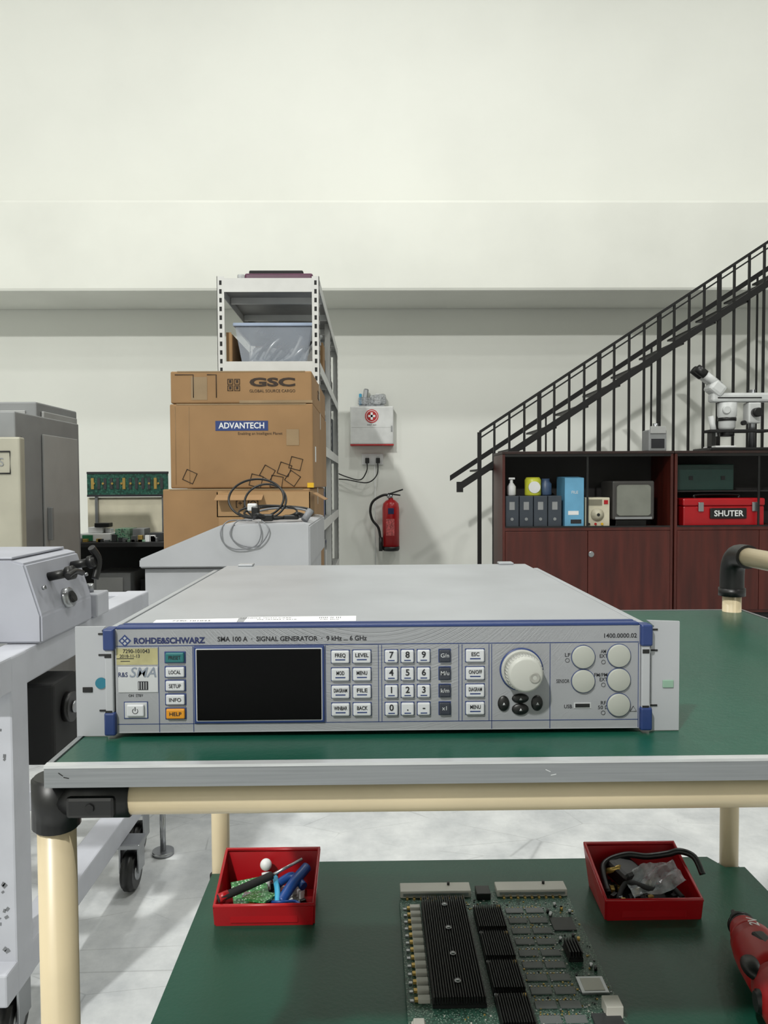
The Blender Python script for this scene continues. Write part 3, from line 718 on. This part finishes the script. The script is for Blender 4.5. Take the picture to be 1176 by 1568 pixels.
# ------------------------------------------------------------------ wall-mounted things
b = B('first_aid_box', (0, 7.92, 1.64))
b.box((-.218, 7.85, 1.45), (.222, 7.999, 1.836), mat('firstaid_white', (206, 207, 206), .4), .012)
b.box((-.22, 7.853, 1.437), (.224, 7.998, 1.452), redp, .004)
b.cyl((.0, 7.845, 1.735), (0, 7.852, 1.735), .068, mat('cross_red', (190, 40, 44), .4), seg=36)
b.cyl((.0, 7.843, 1.735), (0, 7.846, 1.735), .058, white, seg=36)
b.cyl((.0, 7.841, 1.735), (0, 7.844, 1.735), .052, redp, seg=36)
b.box((-.037, 7.838, 1.724), (.037, 7.842, 1.746), white); b.box((-.011, 7.838, 1.698), (.011, 7.842, 1.772), white)
b.text('FIRST AID', (0, 7.849, 1.645), .022, dark); b.box((.195, 7.842, 1.58), (.208, 7.852, 1.64), steel, .002)
b.box((-.21, 7.849, 1.62), (.21, 7.8505, 1.622), gl)
b.done()
b = B('plastic_packets', (0, 7.92, 1.87))
b.box((-.14, 7.88, 1.848), (.02, 7.97, 1.93), bag, .02, rot=RY(6)); b.box((-.09, 7.9, 1.846), (-.04, 7.95, 2.02), steel, .012, rot=RY(8))
b.box((-.02, 7.87, 1.85), (.15, 7.96, 1.96), bag, .025, rot=RY(-7)); b.box((.03, 7.9, 1.855), (.10, 7.94, 1.97), white, .01, rot=RY(12)); b.box((-.13, 7.9, 1.852), (-.1, 7.94, 1.97), sky, .01)
b.box((-.13, 7.88, 1.8372), (.13, 7.96, 1.85), bag, .003)
b.done()
b = B('wall_socket', (0, 7.98, 1.3))
b.box((-.105, 7.975, 1.245), (.115, 7.999, 1.36), white, .006)
for x in (-.05, .06):
    b.box((x-.02, 7.93, 1.26), (x+.022, 7.976, 1.315), black, .006); b.box((x-.012, 7.968, 1.325), (x+.012, 7.976, 1.345), white, .002)
b.tube([(-.05, 7.93, 1.265), (-.055, 7.92, 1.18), (-.12, 7.92, 1.09), (-.26, 7.93, 1.12), (-.38, 7.94, 1.17)], .006, black)
b.tube([(.06, 7.93, 1.265), (.05, 7.92, 1.14), (-.05, 7.92, 1.06), (-.25, 7.93, 1.09), (-.38, 7.94, 1.10)], .006, black)
b.tube([(.03, 7.985, 1.245), (.03, 7.985, .05)], .006, white, smooth=False)
b.done()
b = B('fire_extinguisher', (.19, 7.9, .36))
ex, ey = .19, 7.885
b.lathe([(.078, .36), (.088, .375), (.088, .405)], (ex, ey, 0), (0, 0, 1), black)
b.lathe([(.086, .40), (.0865, .80), (.078, .845), (.05, .875), (.026, .885), (.024, .90)], (ex, ey, 0), (0, 0, 1), redp)
b.box((ex-.05, ey-.0885, .52), (ex+.035, ey-.07, .69), mat('ext_label', (190, 90, 90), .5, var=.3, scale=60), .003)
b.box((ex-.03, ey-.089, .74), (ex+.03, ey-.07, .80), navy, .003)
b.cyl((ex, ey, .895), (ex, ey, .935), .02, steel); b.box((ex-.03, ey-.02, .93), (ex+.10, ey+.01, .945), black, .004, rot=RY(8))
b.box((ex-.04, ey-.02, .955), (ex+.13, ey+.01, .97), black, .004, rot=RY(-18)); b.cyl((ex-.03, ey-.03, .92), (ex-.015, ey-.04, .92), .018, steel)
b.tube([(ex-.01, ey-.02, .93), (ex-.08, ey-.03, .93), (ex-.18, ey-.02, .87), (ex-.21, ey-.02, .78), (ex-.19, ey-.02, .68), (ex-.13, ey-.02, .6), (ex-.11, ey-.03, .5), (ex-.105, ey-.03, .40)], .013, black, seg=12)
b.cyl((ex-.105, ey-.03, .36), (ex-.105, ey-.03, .5), .02, black)
b.box((ex-.04, ey+.08, .62), (ex+.04, 7.999, .68), steel, .003); b.box((ex-.05, ey+.07, .36), (ex+.05, 7.999, .366), steel)
b.done()

# ------------------------------------------------------------------ staircase
b = B('staircase', (2.5, 6.7, 0))
ir = mat('black_iron', (18, 17, 18), .5, .2, var=.1)
k_ = .652; zs = lambda x: 1.352+k_*(x-1.22)
ya, yb_ = 6.25, 7.12; xa, xe = .72, 5.6
def bar(x0, x1, y, dz, hgt, th, m=ir):
    z0_, z1_ = zs(x0)+dz, zs(x1)+dz
    b.prism([(x0, z0_-hgt/2), (x1, z1_-hgt/2), (x1, z1_+hgt/2), (x0, z0_+hgt/2)], 'y', y, y+th, m)
bar(xa, xe, ya, 0, .062, .03); bar(xa, xe, yb_-.03, .07, .05, .03)
bar(.875, xe, ya, .335, .026, .035); bar(.875, xe, ya+.01, .285, .014, .012)
x = .9
while x < 5.4:
    b.box((x, ya+.031, zs(x)+.01), (x+.09, yb_-.031, zs(x)+.026), ir); x += .26
x = .875; i = 0
while x < 5.5:
    w_ = .016 if i % 4 == 0 else .0085
    b.box((x-w_, ya+.006, .002), (x+w_, ya+.024, zs(x)+.335), ir)
    if i % 4 == 2: b.box((x-w_*.8, yb_-.024, .002), (x+w_*.8, yb_-.008, zs(x)+.05), ir)
    x += .122; i += 1
b.box((xa-.03, ya-.005, zs(xa)-.05), (xa+.02, ya+.04, zs(xa)+.035), ir)
b.done()

# ------------------------------------------------------------------ wooden cabinets
wood = mat('mahogany', (74, 27, 20), .38, var=.2, scale=3, stretch=(6, 6, .6))
woodd = mat('mahogany_dark', (38, 17, 13), .45, var=.15, scale=3, stretch=(6, 6, .6))
inn = mat('cabinet_inside', (34, 31, 31), .7)
zc = .7255
def cab(x0, x1, shelf=False):
    b = B('wooden_cabinet', ((x0+x1)/2, 5.96, 0))
    y0, y1, zt_, zm = 5.75, 6.17, 1.284, .713; t = .02
    b.box((x0, y0, .06), (x0+t, y1, zt_-t), wood, .001); b.box((x1-t, y0, .06), (x1, y1, zt_-t), wood, .001)
    b.box((x0-.004, y0-.008, zt_-t), (x1+.004, y1, zt_), woodd, .003); b.box((x0+t, y1-.01, .06), (x1-t, y1, zt_-t), inn)
    b.box((x0+t, y0+.002, zm-.025), (x1-t, y1-.01, zm), wood, .001); b.box((x0+.01, y0+.03, 0), (x1-.01, y1-.02, .06), blackm)
    b.box((x0+t, y0+.01, .06), (x1-t, y1-.01, .08), wood)
    xm = (x0+x1)/2
    b.box((x0+t+.002, y0-.002, .082), (xm-.002, y0+.016, zm-.028), wood, .002); b.box((xm+.002, y0-.002, .082), (x1-t-.002, y0+.016, zm-.028), wood, .002)
    b.cyl((xm+.025, y0-.012, .51), (xm+.025, y0, .51), .022, steel, bev=.003)
    b.box((x0+t, y0, zm-.001), (x1-t, y0+.02, zm+.010), black); b.box((x0+t, y0, zt_-t-.02), (x1-t, y0+.02, zt_-t), black)
    b.box((xm-.008, y0+.012, zm+.010), (xm+.008, y0+.018, zt_-t-.02), black)
    b.box((x0+t, y0+.1, zt_-t-.006), (x1-t, y1-.02, zt_-t), inn)
    if shelf: b.box((x0+t, y0+.15, zc+.248), (x1-t, y1-.01, zc+.258), inn)
    b.done()
cab(.976, 2.262); cab(2.274, 3.56, True)
b = B('ring_binders', (1.2, 5.95, zc)); bd = mat('binder_dark', (50, 57, 66), .6)
for k in range(4):
    x = 1.005+k*.108; b.box((x, 5.79, zc-.012), (x+.102, 6.08, zc+.225), bd, .004); b.box((x+.03, 5.788, zc+.12), (x+.07, 5.79, zc+.18), gm); b.cyl((x+.05, 5.786, zc+.05), (x+.05, 5.79, zc+.05), .012, steel)
b.done()
b = B('spray_bottle', (1.06, 5.9, 1.0)); b.lathe([(.03, 0), (.034, .01), (.034, .07), (.02, .09), (.012, .10), (.012, .125)], (1.07, 5.9, zc+.226), (0, 0, 1), white); b.box((1.045, 5.88, zc+.35), (1.095, 5.92, zc+.365), white, .004); b.done()
b = B('yellow_tub', (1.23, 5.9, 1.0)); b.lathe([(.06, 0), (.062, .01), (.062, .12), (.05, .14), (.0, .14)], (1.235, 5.9, zc+.226), (0, 0, 1), mat('yellow_tub', (196, 200, 60), .4)); b.cyl((1.235, 5.835, zc+.29), (1.235, 5.85, zc+.29), .045, white)
b.done()
b = B('blue_jar', (1.35, 5.9, 1.0)); b.lathe([(.04, 0), (.045, .01), (.045, .09), (.03, .11), (.03, .13), (0, .13)], (1.345, 5.95, zc+.226), (0, 0, 1), mat('jar_blue', (70, 90, 120), .4)); b.done()
b = B('magazine_holder', (1.51, 5.9, zc)); lb = mat('light_blue', (100, 160, 194), .5)
b.prism([(5.79, zc-.012), (6.05, zc-.012), (6.05, zc+.37), (5.95, zc+.37), (5.79, zc+.36)], 'x', 1.455, 1.60, lb, .002); b.box((1.48, 5.7885, zc+.08), (1.56, 5.79, zc+.11), white); b.text('FILE', (1.53, 5.788, zc+.25), .03, white); b.box((1.5, 5.787, zc+.015), (1.58, 5.79, zc+.045), dark)
b.done()
b = B('bench_meter', (1.7, 5.9, zc))
b.box((1.615, 5.80, zc-.012), (1.80, 6.05, zc+.21), mat('meter_cream', (196, 190, 168), .45), .006)
b.lathe([(.05, 0), (.05, .006), (.035, .012), (.03, .03), (0, .03)], (1.705, 5.80, zc+.08), (0, -1, 0), mat('dial', (170, 165, 145), .4)); b.cyl((1.705, 5.768, zc+.08), (1.705, 5.77, zc+.08), .012, black)
b.box((1.63, 5.797, zc+.15), (1.74, 5.80, zc+.195), mat('dimface', (120, 116, 100), .5)); b.box((1.755, 5.795, zc+.16), (1.785, 5.80, zc+.19), red)
for k in range(3): b.cyl((1.64+k*.05, 5.79, zc+.01), (1.64+k*.05, 5.80, zc+.01), .009, [black, redp, yel][k])
b.done()
b = B('crt_monitor', (1.98, 5.95, zc))
b.box((1.82, 5.80, zc+.04), (2.14, 6.1, zc+.335), mat('crt_case', (60, 58, 56), .5), .012); b.box((1.86, 5.85, zc-.012), (2.1, 6.05, zc+.04), black, .006)
b.prism([(1.85, zc+.085), (1.87, zc+.07), (2.09, zc+.07), (2.11, zc+.085), (2.11, zc+.29), (2.09, zc+.305), (1.87, zc+.305), (1.85, zc+.29)], 'y', 5.79, 5.80, mat('crt_screen', (118, 120, 112), .25), .003)
b.box((1.84, 5.795, zc+.045), (2.12, 5.80, zc+.062), gm)
b.done()
b = B('toolbox', (2.7, 5.95, zc))
b.box((2.36, 5.80, zc-.012), (2.98, 6.06, zc+.14), red, .01); b.box((2.355, 5.795, zc+.142), (2.985, 6.065, zc+.20), red, .012)
b.box((2.56, 5.785, zc+.045), (2.84, 5.80, zc+.125), black, .006); b.text('SHUTER', (2.70, 5.783, zc+.083), .062, white, .02)
for x in (2.49, 2.9): b.box((x-.02, 5.782, zc+.10), (x+.02, 5.797, zc+.17), steel, .004)
b.tube([(2.5, 5.93, zc+.20), (2.52, 5.93, zc+.225), (2.82, 5.93, zc+.225), (2.84, 5.93, zc+.20)], .01, black)
b.done()
b = B('green_case', (2.6, 5.98, 1.0)); b.box((2.36, 5.92, zc+.259), (2.80, 6.1, zc+.46), mat('dark_green', (16, 48, 42), .5), .006)
for x in (2.45, 2.7): b.box((x, 5.915, zc+.34), (x+.03, 5.92, zc+.37), blackm)
b.done()
b = B('power_adapter', (2.17, 5.95, 1.29)); b.box((2.11, 5.85, 1.2855), (2.25, 6.0, 1.45), gm, .01); b.box((2.12, 5.84, 1.42), (2.24, 5.85, 1.475), gl, .003); b.cyl((2.18, 5.9, 1.45), (2.18, 5.9, 1.50), .02, steel); b.box((2.13, 5.845, 1.31), (2.23, 5.85, 1.38), dark); b.done()
b = B('stereo_microscope', (2.8, 5.95, 1.285))
mw = mat('scope_white', (196, 198, 198), .4); my = 5.95
b.box((2.56, 5.8, 1.2855), (3.1, 6.12, 1.31), black, .006); b.box((2.62, 5.84, 1.311), (2.78, 6.06, 1.325), white, .003)
b.cyl((2.95, my, 1.31), (2.95, my, 1.76), .024, steel); b.box((2.90, my-.05, 1.50), (3.0, my+.05, 1.66), mw, .012)
b.box((2.62, my-.05, 1.665), (3.12, my+.05, 1.735), mw, .018); b.box((2.66, my-.052, 1.69), (3.0, my-.048, 1.70), blackm)
b.lathe([(.05, 1.45), (.062, 1.47), (.062, 1.54), (.07, 1.56), (.072, 1.66)], (2.755, my, 0), (0, 0, 1), mw)
b.lathe([(.045, 1.40), (.055, 1.405), (.055, 1.45)], (2.755, my, 0), (0, 0, 1), black)
b.lathe([(.066, 1.52), (.068, 1.52), (.068, 1.545), (.066, 1.545)], (2.755, my, 0), (0, 0, 1), black)
b.box((2.60, my-.07, 1.72), (2.72, my+.07, 1.82), mw, .025, rot=RY(38))
for dy in (-.035, .035):
    b.cyl((2.68, my+dy, 1.79), (2.56, my+dy, 1.88), .03, mw); b.cyl((2.57, my+dy, 1.872), (2.50, my+dy, 1.925), .034, black, bev=.004)
b.cyl((2.95, my-.11, 1.58), (2.95, my-.05, 1.58), .035, black, bev=.005); b.cyl((2.85, my-.09, 1.50), (2.85, my-.06, 1.50), .018, black)
b.cyl((2.66, my, 1.40), (2.63, my, 1.56), .022, mw); b.box((2.60, my-.06, 1.43), (3.06, my+.06, 1.452), blackm, .004); b.box((2.62, my-.04, 1.31), (2.65, my+.04, 1.43), black)
b.cyl((2.72, my-.08, 1.60), (2.72, my-.06, 1.60), .03, mw, bev=.004)
b.done()

# ------------------------------------------------------------------ lights
lampm = mat('lamp_housing', (120, 122, 125), .4, .5)
def lamp(x, y, p, sz=.45, c=(1, 1, .96), tilt=0):
    L = bpy.data.lights.new('high_bay_light', 'AREA'); L.shape = 'DISK'; L.size = sz; L.energy = p; L.color = c
    o = bpy.data.objects.new('bulb', L); o.location = (0, 0, -.02)
    T = Matrix.Rotation(math.radians(tilt), 3, 'X'); q = Vector((0, 0, 7.3))
    b = B('high_bay_lamp', (x, y, 7.3))
    b.lathe([(.30, 0), (.31, 0), (.20, .15), (.1, .25), (.1, .45), (0, .45)], (x, y, 7.3), T @ Vector((0, 0, 1)), lampm)
    b.cyl(Vector((x, y, 7.3))+T @ Vector((0, 0, .3)), (x, y-.3*math.sin(math.radians(tilt)), 7.999), .01, steel)
    par = b.done(); S.collection.objects.link(o); o.parent = par
    o.location = T @ Vector((0, 0, -.02)); o.rotation_euler = (math.radians(tilt), 0, 0)
lamp(-3.0, -4.5, 690, .35, tilt=38)
lamp(-3.4, 2.0, 90); lamp(0.2, 4.4, 95); lamp(4.6, 4.4, 95); lamp(3.0, 0.5, 110)
lamp(-1.0, -1.5, 45); lamp(-6.5, 4.5, 40)
W = bpy.data.worlds.new('World'); S.world = W; W.use_nodes = True
W.node_tree.nodes['Background'].inputs['Color'].default_value = (.8, .85, .9, 1); W.node_tree.nodes['Background'].inputs['Strength'].default_value = .05

# ------------------------------------------------------------------ camera
cd = bpy.data.cameras.new('camera'); cam = bpy.data.objects.new('camera', cd); S.collection.objects.link(cam)
cd.sensor_fit = 'VERTICAL'; cd.sensor_height = 36; cd.lens = 27.05; cd.clip_start = .02
M = Matrix.Rotation(math.radians(-.875), 4, 'Z') @ Matrix.Rotation(math.radians(90-2.12), 4, 'X') @ Matrix.Rotation(math.radians(-.3), 4, 'Z')
cam.matrix_world = Matrix.Translation((0, 0, H)) @ M
S.camera = cam
S.view_settings.view_transform = 'Standard'
